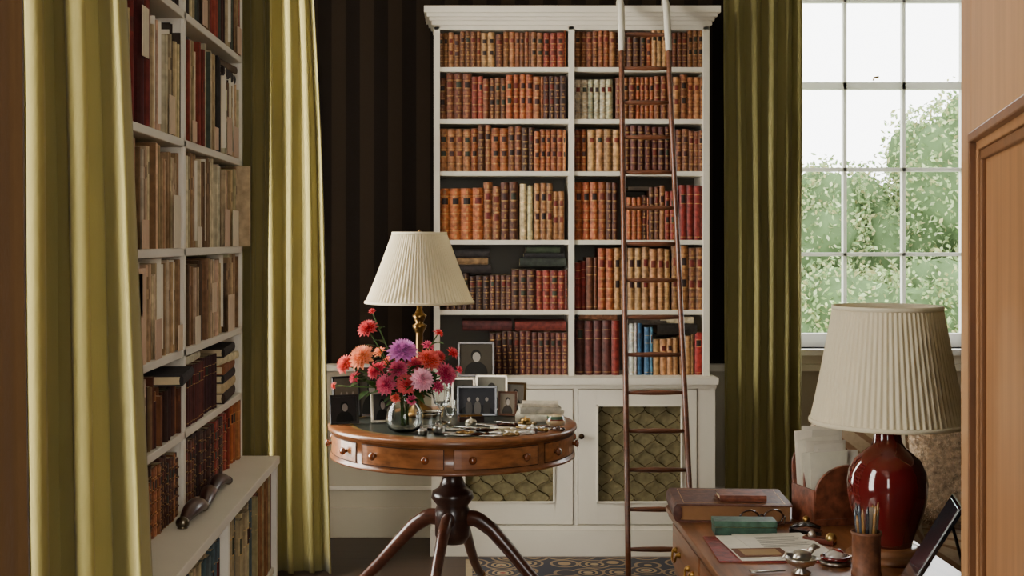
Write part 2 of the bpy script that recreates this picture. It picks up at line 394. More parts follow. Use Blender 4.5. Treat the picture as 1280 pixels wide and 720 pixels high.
for dx0,dx1,gx0,gx1 in((-0.097,0.509,-0.01,0.424),(0.535,1.097,0.622,1.030)):
    gz0,gz1=0.25,0.718; f=D_LOW-0.004
    m.box(dx0,gx0,f,f+0.024,0.15,0.79,WHITE,'paint'); m.box(gx1,dx1,f,f+0.024,0.15,0.79,WHITE,'paint')
    m.box(gx0,gx1,f,f+0.024,gz1,0.79,WHITE,'paint'); m.box(gx0,gx1,f,f+0.024,0.15,gz0,WHITE,'paint')
    m.box(gx0,gx1,f+0.0225,f+0.0235,gz0,gz1,s(120,110,78),'cloth_book')
    for a,b,c,d in((gx0,gx0+0.008,gz0,gz1),(gx1-0.008,gx1,gz0,gz1),(gx0,gx1,gz0,gz0+0.008),(gx0,gx1,gz1-0.008,gz1)):
        m.box(a,b,f-0.004,f+0.01,c,d,WHITE,'paint')
    ncol=int(round((gx1-gx0)/0.052))
    cw=(gx1-gx0)/ncol
    for i in range(ncol+1):
        x=gx0+i*cw; sg=1 if i%2 else -1
        pts=[]; nz=72
        for q in range(nz+1):
            zz=gz0+(gz1-gz0)*q/nz
            ph=(zz-gz0)/0.094*math.pi*2
            sv=math.sin(ph); sv=math.copysign(abs(sv)**0.8,sv)
            xx=min(max(x+sg*cw*0.5*sv,gx0+0.002),gx1-0.002)
            pts.append((xx,f+0.014,zz))
        m.tube(pts,0.0024,s(70,58,34),'metal',4)
m.lathe([(0.001,0.0),(0.012,0.002),(0.014,0.012),(0.006,0.018),(0.006,0.028)],s(60,44,30),'metal',T(0.549,D_LOW-0.03,0.57)@RX(-90),16)
m.lathe([(0.001,0.0),(0.010,0.002),(0.012,0.010),(0.005,0.016),(0.005,0.028)],s(60,44,30),'metal',T(0.49,D_LOW-0.03,0.57)@RX(-90),16)
m.build('built_in_bookcase',0.0025)

def pframe(mb,M,w,h,fc,fmat,pic,kind=0,fw=0.012):
    t=0.012
    mb.box(-w/2,w/2,0,t*0.6,0,h,mixc(fc,(0,0,0),0.5),'matte',M)
    for a,b,c,d in((-w/2,-w/2+fw,0,h),(w/2-fw,w/2,0,h),(-w/2,w/2,0,fw),(-w/2,w/2,h-fw,h)): mb.box(a,b,-t*0.6,t*0.6,c,d,fc,fmat,M)
    iw=w-2*fw; ih=h-2*fw
    mb.box(-iw/2,iw/2,-0.002,0,fw,h-fw,pic,'paper',M)
    def disc(cx,cz,rx,rz,c,y):
        n=16; vs=[]
        for k in range(n):
            a=2*math.pi*k/n; zz=cz+rz*math.sin(a)
            vs.append((cx+rx*math.cos(a),y,max(zz,fw)))
        mb.add(vs,[tuple(range(n))],c,'paper',False,M)
    skin=mixc(pic,(0.5,0.45,0.4),0.6); dk=mixc(pic,(0.01,0.01,0.01),0.85)
    if kind==1:
        disc(0,fw+ih*0.05,iw*0.36,ih*0.38,dk,-0.003); disc(0,fw+ih*0.62,iw*0.16,ih*0.2,dk,-0.0035); disc(0.002,fw+ih*0.57,iw*0.12,ih*0.16,skin,-0.004)
    elif kind==2:
        disc(0,fw+ih*0.05,iw*0.48,ih*0.3,mixc(dk,pic,0.3),-0.0025)
        for q in(-0.22,0.02,0.28):
            disc(iw*q,fw+ih*0.2,iw*0.10,ih*0.3,mixc(dk,skin,U(0,0.7)),-0.003); disc(iw*q,fw+ih*0.56,iw*0.045,ih*0.08,skin,-0.004)
    mb.box(-0.012,0.012,0.0,0.004,0,h*0.75,mixc(fc,(0,0,0),0.6),'matte',M@T(0,0.006,0.001)@T(0,h*0.28,0)@RX(17))
m=MB(); pframe(m,T(0.05,D_LOW+0.03,0.848)@RX(-7),0.175,0.165,s(70,54,38),'wood',s(66,60,50),1,0.010); m.build('portrait_frame',0.001)

# ================= LEFT BOOKCASE =================
XF=-0.767; XB=-0.646
m=MB()
LZ=[2.42,2.126,1.775,1.478,1.203,0.978]
for y0,y1 in((2.60,2.622),(3.491,3.509),(4.38,4.40)):
    m.box(LW+0.004,XF-0.002,y0,y1,0.757,3.1,WHITE,'paint'); m.box(XF-0.012,XF,y0-0.003,y1+0.003,0.757,3.1,WHITE,'paint')
for z in LZ+[2.75]: m.box(LW+0.004,XF,2.6,4.40,z-0.022,z,WHITE,'paint')
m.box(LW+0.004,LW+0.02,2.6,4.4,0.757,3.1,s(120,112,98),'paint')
m.box(LW+0.004,XF+0.03,2.58,4.42,3.1,3.16,WHITE,'paint')
m.box(LW+0.004,XB+0.006,2.58,4.41,0.73,0.757,WHITE,'paint')
for y0,y1 in((2.60,2.622),(3.489,3.511),(4.38,4.40)): m.box(LW+0.004,XB,y0,y1,0,0.735,WHITE,'paint')
m.box(LW+0.004,XB-0.002,2.6,4.4,0.0,0.10,WHITE,'paint'); m.box(LW+0.004,XB-0.01,2.6,4.4,0.36,0.38,WHITE,'paint')
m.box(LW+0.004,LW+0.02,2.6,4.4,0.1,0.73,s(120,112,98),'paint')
m.build('side_bookcase',0.0025)
lb=MB()
def LM(z,x=XF-0.012): return T(x,0,z)@RZ(90)
PALE=[s(210,186,146),s(192,162,118),s(216,198,162),s(174,142,102),s(200,176,132),s(156,122,84),s(132,98,68),s(202,168,132)]
MIXP=PALE[:6]+[s(74,80,70),s(120,90,60),s(64,54,46),s(136,54,42),s(100,106,90),s(142,58,44),s(50,46,44),s(92,66,48),s(160,68,50)]
def lrow(z,segs,x=XF-0.004):
    for (a,b,h,pal,kw) in segs:
        k=dict(style='paper',mat='cloth_book',tw=(0.012,0.03),hv=0.02,run=2,yj=0.016,d=0.2); k.update(kw)
        fill(lb,LM(z,x),a,b,h,pal,**k)
near=(2.624,3.489); far=(3.512,4.378)
lrow(2.42,[(*near,0.27,MIXP,{}),(*far,0.26,MIXP,{})])
lrow(2.126,[(*near,0.255,MIXP,{}),(3.512,4.0,0.25,MIXP,{}),(4.0,4.378,0.235,MIXP+DRK,{})])
lrow(1.775,[(2.63,2.98,0.28,MIXP,{}),(2.98,3.12,0.305,[s(130,44,38),s(80,28,28)],{'tw':(0.04,0.06)}),(3.12,3.489,0.28,PALE+[s(70,60,50),s(60,50,44),s(140,60,48)],{'hv':0.03}),(3.512,4.05,0.28,MIXP,{'hv':0.03}),(4.05,4.378,0.22,PALE+DRK,{'hv':0.03})])
lrow(1.478,[(*near,0.245,PALE,{}),(3.512,4.378,0.258,PALE,{'hv':0.015})])
lrow(1.203,[(*near,0.225,PALE,{'hv':0.02}),(*far,0.232,PALE+[s(96,70,50)],{'hv':0.022})])
lrow(0.978,[(2.63,3.2,0.17,PALE+DRK,{}),(3.2,3.489,0.135,DRK+TAN,{}),(3.512,4.0,0.17,MAR,{'run':9,'style':'plain','tw':(0.02,0.026),'hv':0.005})])
lrow(0.757,[(2.63,3.1,0.17,DRK,{}),(3.1,3.489,0.17,BRN+DRK,{'style':'calf','mat':'leather'}),(3.512,4.15,0.178,DRK+RED,{'style':'calf','mat':'leather','hv':0.01,'tw':(0.024,0.034)}),(4.15,4.378,0.185,ORG,{'style':'plain','tw':(0.03,0.04)})])
def llie(y,z,w,d,h,col,yaw=0,mat='cloth_book',x=None):
    lying(lb,T((XF-0.01-d/2) if x is None else x,y,z)@RZ(90+yaw),w,d,h,col,mat)
zz=0.978
for h,c in((0.035,s(60,44,36)),(0.03,s(190,166,124)),(0.028,s(50,44,40)),(0.03,s(140,86,54)),(0.025,s(206,190,150)),(0.03,s(48,40,36))):
    llie(4.20,zz,0.28,0.19,h-0.001,c,U(-4,4)); zz+=h
llie(3.66,0.978+0.176,0.2,0.16,0.022,s(190,180,150),3); llie(3.66,0.978+0.199,0.19,0.15,0.015,s(60,50,44),-3)
llie(3.36,0.978+0.15,0.24,0.24,0.028,s(50,46,46),6,x=XF-0.085)
llie(3.75,2.126+0.275,0.2,0.15,0.016,s(120,100,70),3)
llie(4.20,1.775+0.252,0.26,0.16,0.03,s(46,38,34),2); llie(4.20,1.775+0.283,0.22,0.15,0.022,s(90,70,50),-4)
TG=[s(206,174,144),s(214,188,156),s(198,166,140),s(220,204,176)]
for y,z,h,w in((4.10,1.775,0.12,0.075),(4.22,1.775,0.10,0.08),(4.06,1.478,0.12,0.08),(4.2,1.478,0.12,0.10),(2.98,1.203,0.23,0.07),(4.12,1.203,0.12,0.10),(3.15,1.203,0.10,0.06),(3.3,1.775,0.10,0.06),(3.02,1.478,0.07,0.06),(3.58,1.775,0.06,0.05),(3.02,1.935,0.12,0.06),(2.95,1.32,0.10,0.07),(3.35,1.478,0.14,0.07),(3.65,1.478,0.06,0.05),(3.62,1.203,0.08,0.06),(3.40,1.203,0.07,0.05),(3.72,2.126,0.08,0.06),(3.9,1.775,0.07,0.05),(3.86,1.28,0.09,0.06),(3.2,2.126,0.1,0.06),(4.28,2.126,0.09,0.07)):
    lb.box(XF+0.003,XF+0.0055,y,y+w,z+0.001,z+h,random.choice(TG),'paper')
for i in range(26):
    z=random.choice([1.478,1.203,1.775,2.126]); y=random.choice([U(2.75,3.44),U(3.55,4.33)]); hh={1.478:0.235,1.203:0.215,1.775:0.25,2.126:0.235}[z]
    lb.box(XF-0.06,XF-0.012+U(0,0.012),y,y+0.0015,z+0.02,z+hh+U(0.015,0.035),s(224,214,190),'paper')
lb.box(XF-0.05,XF+0.032,4.345,4.375,1.479,1.775-0.024,s(176,152,116),'cloth_book')
BLU=[s(78,96,102),s(66,84,90),s(92,106,106),s(160,140,104),s(186,166,124),s(54,62,68)]
lrow(0.38,[(2.63,3.482,0.32,BLU,{'tw':(0.02,0.035),'style':'plain'}),(3.52,4.05,0.32,BLU,{'tw':(0.02,0.035),'style':'plain','hv':0.02}),(4.05,4.375,0.325,[s(200,176,130),s(156,108,68),s(116,66,50),s(186,158,108),s(60,50,44)],{'tw':(0.02,0.032),'hv':0.015})],XB-0.012)
lrow(0.10,[(2.63,3.482,0.24,BLU,{}),(3.52,4.375,0.24,BLU+PALE,{})],XB-0.012)
lb.build('side_bookcase_books')
m=MB(); pts=[];rad=[]
nn=60
for i in range(nn):
    t=i/(nn-1); y=3.30+0.58*t; lob=abs(math.sin(t*math.pi*3)); x=-0.730+0.012*math.sin(t*6.0)+0.015*t; r=0.010+0.015*lob*(1-0.35*t)
    pts.append((x,y,0.758+r*0.9+0.010*lob+0.004)); rad.append((r,r*0.9))
m.tube(pts,rad,s(58,30,24),'wood_y',14)
for t in(19,20,39,40): m.tube([pts[t],pts[t+1]],0.0125,s(120,108,88),'metal',12)
m.ball(pts[0],(0.018,0.014,0.016),s(110,100,84),'metal',14,10); m.ball(pts[-1],(0.013,0.012,0.013),s(60,40,30),'gloss',12,8)
m.lathe([(0.0001,0),(0.014,0),(0.01,0.006),(0.0001,0.008)],s(120,108,88),'metal',T(pts[0][0],pts[0][1],0.7572),16)
m.build('carved_horn')

# ================= CURTAINS =================
def curtain(name,p0,p1,nf,amp,col,z0=0.01,z1=3.12,seed=0,taper=0.0):
    mb=MB(); p0=Vector((p0[0],p0[1],0)); p1=Vector((p1[0],p1[1],0)); d=(p1-p0); L=d.length; d.normalize(); nrm=Vector((-d.y,d.x,0))
    N=nf*20; K=36; vs=[];fs=[]
    for k in range(K+1):
        q=k/K; z=z0+(z1-z0)*q
        for i in range(N+1):
            t=i/N; ph=t*nf*2*math.pi+0.9*noise.noise(Vector((t*3,q*1.2,seed)))+seed
            a=amp*(0.75+0.6*noise.noise(Vector((t*5,q*0.6,seed+5))))*(1.0-0.25*q)
            off=a*math.sin(ph)+0.25*a*math.sin(2.1*ph+q*1.3)+0.006*noise.noise(Vector((t*9,q*7,seed)))
            tan=0.25*L/nf*math.sin(2*ph)*0.9
            Lq=L*(1-taper*q)
            p=p0+d*(t*Lq+tan*(min(1,4*t)*min(1,4*(1-t)))+0.02*noise.noise(Vector((t*2,q*2,seed+9))))+nrm*off
            vs.append((p.x,p.y,z))
    for k in range(K):
        for i in range(N):
            a=k*(N+1)+i; fs.append((a,a+1,a+N+2,a+N+1))
    mb.add(vs,fs,col,'fabric',True)
    e=0.06
    mb.tube([tuple(p0-d*e)[:2]+(z1-0.01,),tuple(p1+d*e)[:2]+(z1-0.01,)],0.016,s(120,90,50),'wood',12)
    for p in(p0-d*e,p1+d*e): mb.ball((p.x,p.y,z1-0.01),0.028,s(120,90,50),'wood')
    o=mb.build(name); sm=o.modifiers.new('thickness','SOLIDIFY'); sm.thickness=0.005
    return o
OLV=s(158,146,88)
curtain('curtain',(-0.93,2.36),(-0.575,2.50),4,0.06,OLV,seed=1,taper=0.33)
curtain('curtain',(-0.90,1.30),(-0.460,1.30),5,0.045,s(84,60,34),seed=2)  # shadow on this curtain is put into its darker brown colour
curtain('curtain',(-0.99,4.50),(-0.70,4.52),4,0.032,s(118,106,62),seed=3)  # darker olive than its far pair: shade painted into the fabric colour
curtain('curtain',(-0.95,5.74),(-0.60,5.76),4,0.055,OLV,seed=4.4,taper=0.26)
curtain('curtain',(1.265,6.28),(1.650,6.31),5,0.06,s(160,150,96),seed=5)

# ================= LADDER =================
m=MB(); LC=s(104,60,38)
bl=Vector((0.700,5.50,0.008)); br=Vector((0.982,5.50,0.008)); tl=Vector((0.737,6.075,2.53)); tr=Vector((0.955,6.075,2.53))
def lp(a,b,t): return a+(b-a)*t
for a,b in((bl,tl),(br,tr)):
    m.tube([tuple(lp(a,b,i/12)) for i in range(13)],[(0.0125,0.016)]*13,LC,'wood',10)
    d=(b-a).normalized(); q=b-d*0.14
    m.tube([tuple(q+Vector((0,-0.016,0))),tuple(b+Vector((0,-0.016,0))),tuple(b+d*0.09+Vector((0,-0.012,0))),tuple(b+d*0.13+Vector((0,0.02,0))),tuple(b+Vector((0,0.10,0.118))),(b.x,b.y+0.11,2.628)],[0.015,0.017,0.016,0.013,0.011,0.010],s(205,198,182),'paint',10)
n=15
for i in range(n):
    t=(0.155+i*0.1655)/2.53
    a=lp(bl,tl,t); b=lp(br,tr,t); mid=(a+b)/2
    m.tube([tuple(a),tuple(lp(a,b,0.25)),tuple(mid),tuple(lp(a,b,0.75)),tuple(b)],[0.008,0.0105,0.012,0.0105,0.008],LC,'wood_x',10)
m.build('library_ladder')

# ================= DRUM TABLE =================
m=MB(); cx,cy,tz=-0.052,5.10,0.775; TM=T(cx,cy,0); Rt=0.494
TW=s(134,82,46)
m.lathe([(0.41,tz-0.001),(0.425,tz),(Rt-0.008,tz),(Rt,tz-0.006),(Rt,tz-0.016),(Rt-0.008,tz-0.022),(Rt-0.016,tz-0.024),(Rt-0.016,tz-0.115),(Rt-0.008,tz-0.118),(Rt-0.008,tz-0.127),(Rt-0.02,tz-0.13),(0.02,tz-0.13)],TW,'wood_x',TM,96,cap=False)
m.lathe([(0.0001,tz-0.001),(0.395,tz-0.001),(0.412,tz-0.001)],[s(54,58,52),s(140,114,60)],'wood_x',TM,96,cap=False)
def arcs(a0,a1,z0,z1,r,col,mat,th=0.002):
    n=12; vs=[];fs=[]
    for i in range(n+1):
        a=math.radians(a0+(a1-a0)*i/n-90)
        for rr,zz in((r,z0),(r+th,z0),(r+th,z1),(r,z1)): vs.append((cx+rr*math.cos(a),cy+rr*math.sin(a),zz))
    for i in range(n):
        for k in range(4):
            fs.append((i*4+k,i*4+(k+1)%4,(i+1)*4+(k+1)%4,(i+1)*4+k))
    fs+= [(0,1,2,3),(n*4+3,n*4+2,n*4+1,n*4)]
    m.add(vs,fs,col,mat,False)
rA=Rt-0.016
for k in range(8):
    a0=-42+45*k-2; a1=a0+41
    arcs(a0,a1,tz-0.105,tz-0.034,rA,s(152,94,52),'wood_x',0.002)
    for z in(tz-0.107,tz-0.035): arcs(a0,a1,z,z+0.003,rA+0.001,s(50,24,14),'matte')
    for a in(a0,a1-0.4): arcs(a,a+0.4,tz-0.107,tz-0.032,rA+0.001,s(50,24,14),'matte')
    for q in(8,33):
        a=a0+q
        m.lathe([(0.0001,0.026),(0.010,0.025),(0.015,0.019),(0.013,0.012),(0.006,0.007),(0.008,0)],s(120,62,30),'gloss',TM@RZ(a-90)@T(rA+0.001,0,tz-0.07)@RY(90),16)
m.lathe([(0.14,tz-0.13),(0.14,tz-0.15),(0.06,tz-0.16),(0.05,tz-0.175),(0.06,tz-0.19),(0.045,tz-0.2),(0.04,tz-0.22),(0.055,tz-0.26),(0.08,tz-0.275),(0.085,tz-0.30),(0.062,tz-0.33),(0.07,tz-0.35),(0.07,tz-0.45),(0.05,tz-0.48),(0.0001,tz-0.49)],s(50,28,20),'wood',TM,32)
for az in(-103,-14,76,166):
    pts=[];rad=[]
    P=[(0.04,0.395),(0.10,0.395),(0.16,0.355),(0.23,0.28),(0.30,0.20),(0.37,0.13),(0.44,0.075),(0.50,0.045)]
    for i in range(25):
        t=i/24*(len(P)-1); k=min(int(t),len(P)-2); f=t-k
        pts.append((P[k][0]*(1-f)+P[k+1][0]*f,0,P[k][1]*(1-f)+P[k+1][1]*f)); rad.append((0.026-0.010*i/24,0.034-0.018*i/24))
    MM=TM@RZ(az)
    m.tube(pts,rad,s(78,42,28),'wood_x',14,MM)
    for o in(-0.01,0,0.01): m.tube([(p[0],p[1]+o,p[2]+r[1]-0.0015-abs(o)*0.25) for p,r in list(zip(pts,rad))[4:22]],0.003,s(52,26,18),'wood_x',6,MM)
    m.tube([(0.485,0,0.052),(0.525,0,0.036)],[0.018,0.014],s(170,130,70),'metal',12,MM)
    m.lathe([(0.0001,-0.009),(0.014,-0.009),(0.0145,0),(0.014,0.009),(0.0001,0.009)],s(150,115,60),'metal',MM@T(0.515,0,0.0225)@RX(90),16)
m.build('drum_table')

def shade(mb,M,r0,r1,h,npl,col,amp=0.018,trim=True):
    prof=[(r0+(r1-r0)*(t**0.92),h*t) for t in [i/8 for i in range(9)]]
    seg=npl*6
    mb.lathe(prof,col,'shade_cloth',M,seg,pleat=(npl,amp),smooth=True,cap=False)
    mb.lathe([(r*0.97,z) for r,z in prof][::-1],col,'shade_cloth',M,64,cap=False)
    if trim:
        for rr,z in((r0,0.0),(r1,h)):
            mb.lathe([(rr*0.97,z-0.003),(rr*1.02,z-0.003),(rr*1.025,z+0.002),(rr*1.018,z+0.007),(rr*0.97,z+0.007),(rr*0.97,z-0.003)],mixc(col,(1,1,1),0.05),'shade_cloth',M,64,cap=False)
    for a in range(3):
        mb.tube([(0,0,h-0.02),(r1*0.97,0,h-0.004)],0.002,s(120,90,50),'metal',5,M@RZ(a*120))
m=MB(); LM2=T(-0.190,5.27,tz)
BR=s(120,92,52)
m.lathe([(0.075,0),(0.075,0.012),(0.06,0.02),(0.05,0.035),(0.02,0.05),(0.016,0.07),(0.024,0.08),(0.017,0.095),(0.015,0.34),(0.02,0.35),(0.028,0.365),(0.03,0.375),(0.014,0.385),(0.024,0.40),(0.03,0.415),(0.018,0.425),(0.012,0.44),(0.012,0.50),(0.004,0.505),(0.004,0.74)],BR,'metal',LM2,28)
m.lathe([(0.0001,0.50),(0.02,0.505),(0.026,0.53),(0.018,0.57),(0.0001,0.575)],s(235,230,215),'matte',LM2,16)
SH=s(232,221,192)
shade(m,LM2@T(0,0,0.468),0.222,0.112,0.283,84,SH,0.014)
m.lathe([(0.003,0.735),(0.01,0.745),(0.008,0.76),(0.0001,0.77)],BR,'metal',LM2,12)
m.build('table_lamp')

# vase + flowers
vx,vy=-0.232,4.86
m=MB(); VM=T(vx,vy,tz+0.0005)
m.lathe([(0.0001,0.0),(0.045,0.0),(0.062,0.012),(0.07,0.04),(0.066,0.08),(0.045,0.115),(0.042,0.13),(0.055,0.155),(0.052,0.156),(0.039,0.131),(0.042,0.113),(0.062,0.08),(0.066,0.04),(0.058,0.016),(0.042,0.008),(0.0001,0.008)],(1,1,1),'glass',VM,40,cap=False)
vase=m.build('flower_vase')
m=MB()
def dahlia(c,nrm,rad,col,npet=80):
    nrm=Vector(nrm).normalized(); q=nrm.to_track_quat('Z','Y').to_matrix().to_4x4(); M=T(*c)@q
    m.ball((0,0,0),rad*0.3,mixc(col,(0,0,0),0.3),'petal',10,8,M)
    for i in range(npet):
        f=(i/npet); an=i*2.39996; el=math.radians(8+100*f**0.75)
        L=rad*(0.55+0.5*f); w=rad*0.16*(0.6+0.6*f)
        d=Vector((math.sin(el)*math.cos(an),math.sin(el)*math.sin(an),math.cos(el)))
        sd=Vector((-math.sin(an),math.cos(an),0)); up=d.cross(sd)
        b=d*rad*0.2; mid=d*L*0.65; tp=d*L+Vector((0,0,rad*0.06*(1-f)))
        cc=vary(col,0.12,0.06); ct=mixc(cc,(1,0.9,0.9),0.12)
        cup=up*w*0.35
        vs=[tuple(b),tuple(mid+sd*w+cup),tuple(mid),tuple(mid-sd*w+cup),tuple(tp),]
        m.add(vs,[(0,1,2),(0,2,3),(1,4,2),(2,4,3)],[cc,mixc(cc,(0,0,0),0.2),ct,ct],'petal',False,M)
def leaf(p,d,L,w,col):
    p=Vector(p); d=Vector(d).normalized(); sd=d.cross(Vector((0,0,1)))
    if sd.length<0.1: sd=Vector((1,0,0))
    sd.normalize(); vs=[];fs=[]; up=sd.cross(d)
    for k,(t,ww) in enumerate(((0,0.1),(0.25,0.8),(0.5,1),(0.75,0.65),(1,0.03))):
        c=p+d*L*t-Vector((0,0,L*0.35*t*t)); vs+= [tuple(c-sd*w*ww+up*w*0.25*ww),tuple(c),tuple(c+sd*w*ww+up*w*0.25*ww)]
    for k in range(4): fs+=[(k*3,k*3+1,k*3+4,k*3+3),(k*3+1,k*3+2,k*3+5,k*3+4)]
    m.add(vs,fs,col,'petal',True)
FR=s(216,30,44); CO=s(236,80,62); PE=s(246,150,90); PU=s(214,120,200); MG=s(214,48,104); PK=s(244,176,196); HP=s(232,56,90)
fl=[(459,410,13,FR,-.03),(451,446,17,PE,-.05),(431,455,13,CO,0),(503,438,19,PU,-.02),(548,416,7,FR,.03),(537,449,16,CO,-.02),(558,467,15,MG,-.02),(528,474,15,PK,-.09),(508,480,13,FR,-.08),(482,480,14,MG,-.06),(465,389,5,FR,0),(497,461,13,MG,-.04),(548,484,9,MG,-.04),(566,441,9,FR,.03),(520,455,12,HP,.0),(470,462,13,HP,-.0),(443,472,9,HP,-.02),(535,432,9,MG,.05),(486,452,10,CO,.05),(417,482,5,CO,0),(574,462,6,HP,.03),(474,440,9,PE,.02),(515,500,7,MG,-.07),(494,497,7,CO,-.07),(549,446,10,FR,.02)]
base=Vector((vx,vy,tz+0.13))
for x,y,r,c,dy in fl:
    d=vy+dy; k=d/1600; P3=Vector(((x-582)*k,d,1.5-(y-300)*k)); rr=r*k*1.15
    dirv=(P3-Vector((vx,vy,tz+0.16))).normalized()+Vector((0,-0.55,0.25))
    dahlia(tuple(P3),dirv,rr,c,90 if r>9 else 40)
    st=Vector((vx+U(-.015,.015),vy+U(-.015,.015),tz+0.02)); md=base+(P3-base)*0.35+Vector((0,0,0.02))
    nb=base+Vector((U(-.02,.02),U(-.02,.02),0))
    m.tube([tuple(st),tuple(nb),tuple(md),tuple(P3-dirv.normalized()*rr*0.3)],0.0025,s(70,96,44),'petal',6)
    for q in range(4):
        o=base+(P3-base)*U(0.25,0.85); leaf(o,(U(-1,1),U(-1,0.4),U(-0.2,0.9)),U(0.04,0.08),U(0.009,0.018),vary(s(56,78,36),0.3))
for i in range(60):
    a=U(0,6.28); leaf(base+Vector((0.03*math.cos(a),0.03*math.sin(a),U(0.0,0.10))),(math.cos(a),math.sin(a)*0.6,U(0,0.9)),U(0.06,0.12),U(0.012,0.022),vary(s(52,74,34),0.3))
m.build('dahlia_bouquet')

def goblet(name,x,y,k):
    m=MB(); m.lathe([(r*k,z*k) for r,z in((0.0001,0),(0.032,0),(0.03,0.005),(0.006,0.012),(0.006,0.055),(0.012,0.062),(0.03,0.08),(0.038,0.12),(0.04,0.165),(0.037,0.165),(0.035,0.12),(0.026,0.084),(0.0001,0.07))],(1,1,1),'glass',T(x,y,tz+0.0005),20,cap=False,smooth=False); m.build(name)
goblet('crystal_goblet',-0.095,5.06,1.0); goblet('crystal_goblet',-0.06,4.97,0.62)
m=MB()
m.lathe([(0.0001,0),(0.04,0),(0.046,0.01),(0.046,0.06),(0.05,0.065),(0.045,0.068),(0.041,0.06),(0.041,0.01),(0.0001,0.008)],(1,1,1),'glass',T(-0.138,4.91,tz+0.0005),14,cap=False,smooth=False)
m.build('cut_glass_tumbler')
SV=s(170,160,142); BK=s(30,26,24)
for (x,y,w,h,fc,fm,pic,kd,yaw) in ((0.046,5.27,0.165,0.122,BK,'wood',s(60,60,64),2,0),(0.172,5.27,0.078,0.10,s(90,56,36),'wood',s(130,120,105),1,-12),(0.110,5.43,0.135,0.150,SV,'metal',s(140,136,122),1,-3),
     (-0.475,5.03,0.115,0.115,BK,'wood',s(50,48,46),1,20),(-0.385,5.26,0.13,0.20,s(70,46,32),'wood',s(80,74,64),1,12),(-0.01,5.42,0.10,0.14,SV,'metal',s(90,86,78),1,4),(-0.33,5.08,0.09,0.12,SV,'metal',s(66,64,60),1,14),(-0.48,5.20,0.12,0.17,BK,'wood',s(110,104,92),2,28),(0.21,5.42,0.09,0.12,s(110,84,50),'metal',s(100,94,84),1,-14)):
    m=MB(); pframe(m,T(x,y,tz+0.0015)@RZ(yaw)@RX(-8),w,h,fc,fm,pic,kd,0.009); m.build('photo_frame',0.0008)
m=MB()
lying(m,T(0.300,5.16,tz)@RZ(-6),0.19,0.14,0.030,s(204,196,176),'cloth_book',s(214,206,186)); lying(m,T(0.297,5.165,tz+0.031)@RZ(3),0.165,0.12,0.026,s(184,178,162),'cloth_book',s(210,204,184)); lying(m,T(0.300,5.16,tz+0.058)@RZ(-2),0.145,0.10,0.014,s(212,202,180),'cloth_book')
m.build('stacked_books',0.0008)
m=MB(); m.lathe([(0.0001,0),(0.036,0),(0.038,0.02),(0.034,0.024),(0.034,0.036),(0.02,0.042),(0.0001,0.043)],[s(190,170,130),s(190,170,130),s(120,50,40),s(70,100,80),s(200,180,140),s(190,160,120)],'gloss',T(0.352,5.02,tz),28); m.build('enamel_trinket_box')
m=MB(); m.box(-0.05,0.05,-0.025,0.025,0,0.022,s(50,30,24),'wood_x',T(0.02,5.12,tz)@RZ(12)); m.box(-0.045,0.045,-0.02,0.02,0.022,0.027,s(160,120,60),'metal',T(0.02,5.12,tz)@RZ(12)); m.build('wooden_pill_box',0.001)
def opener(x,y,L,yaw,hc,hm):
    m=MB(); M=T(x,y,tz+0.001)@RZ(yaw)
    m.tube([(-L*0.5,0,0.006),(-L*0.3,0,0.008),(-L*0.12,0,0.006)],[(0.008,0.005),(0.012,0.007),(0.007,0.005)],hc,hm,10,M)
    m.tube([(-L*0.12,0,0.004),(L*0.1,0,0.004),(L*0.4,0,0.004),(L*0.5,0,0.003)],[(0.010,0.0025),(0.013,0.0025),(0.009,0.0025),(0.001,0.0008)],s(222,222,218),'metal',8,M)
    m.ball((-L*0.5,0,0.008),(0.011,0.011,0.008),hc,hm,10,8,M)
    m.build('letter_opener')
for i,(x,y,L,yw) in enumerate(((-0.04,4.88,0.20,150),(0.02,4.84,0.20,165),(0.07,4.90,0.24,155),(0.12,4.84,0.19,140),(0.17,4.92,0.24,150),(0.22,4.86,0.18,158),(0.26,4.95,0.22,146),(0.06,4.77,0.20,172),(0.17,4.78,0.16,168),(0.10,4.99,0.2,160),(0.31,4.90,0.16,135),(-0.05,4.78,0.15,160),(0.19,5.04,0.18,150),(0.0,4.73,0.16,176),(0.12,4.72,0.14,184))):
    opener(x,y,L,yw,random.choice([s(214,210,200),s(60,36,26),s(220,206,170),s(150,120,70)]),'metal' if i%2 else 'gloss')
for x,y,c,k in((-0.10,4.80,s(200,196,186),1),(0.02,4.965,s(210,200,180),1),(0.235,5.02,s(190,150,90),0.9),(-0.16,4.76,s(200,196,186),0.8),(0.25,4.80,s(206,202,194),0.9)):
    m=MB(); m.lathe([(a*k,b*k) for a,b in((0.0001,0),(0.018,0),(0.022,0.008),(0.022,0.018),(0.024,0.02),(0.018,0.028),(0.004,0.031),(0.004,0.036),(0.0001,0.038))],c,'metal',T(x,y,tz+0.0005),24); m.build('silver_pill_box')

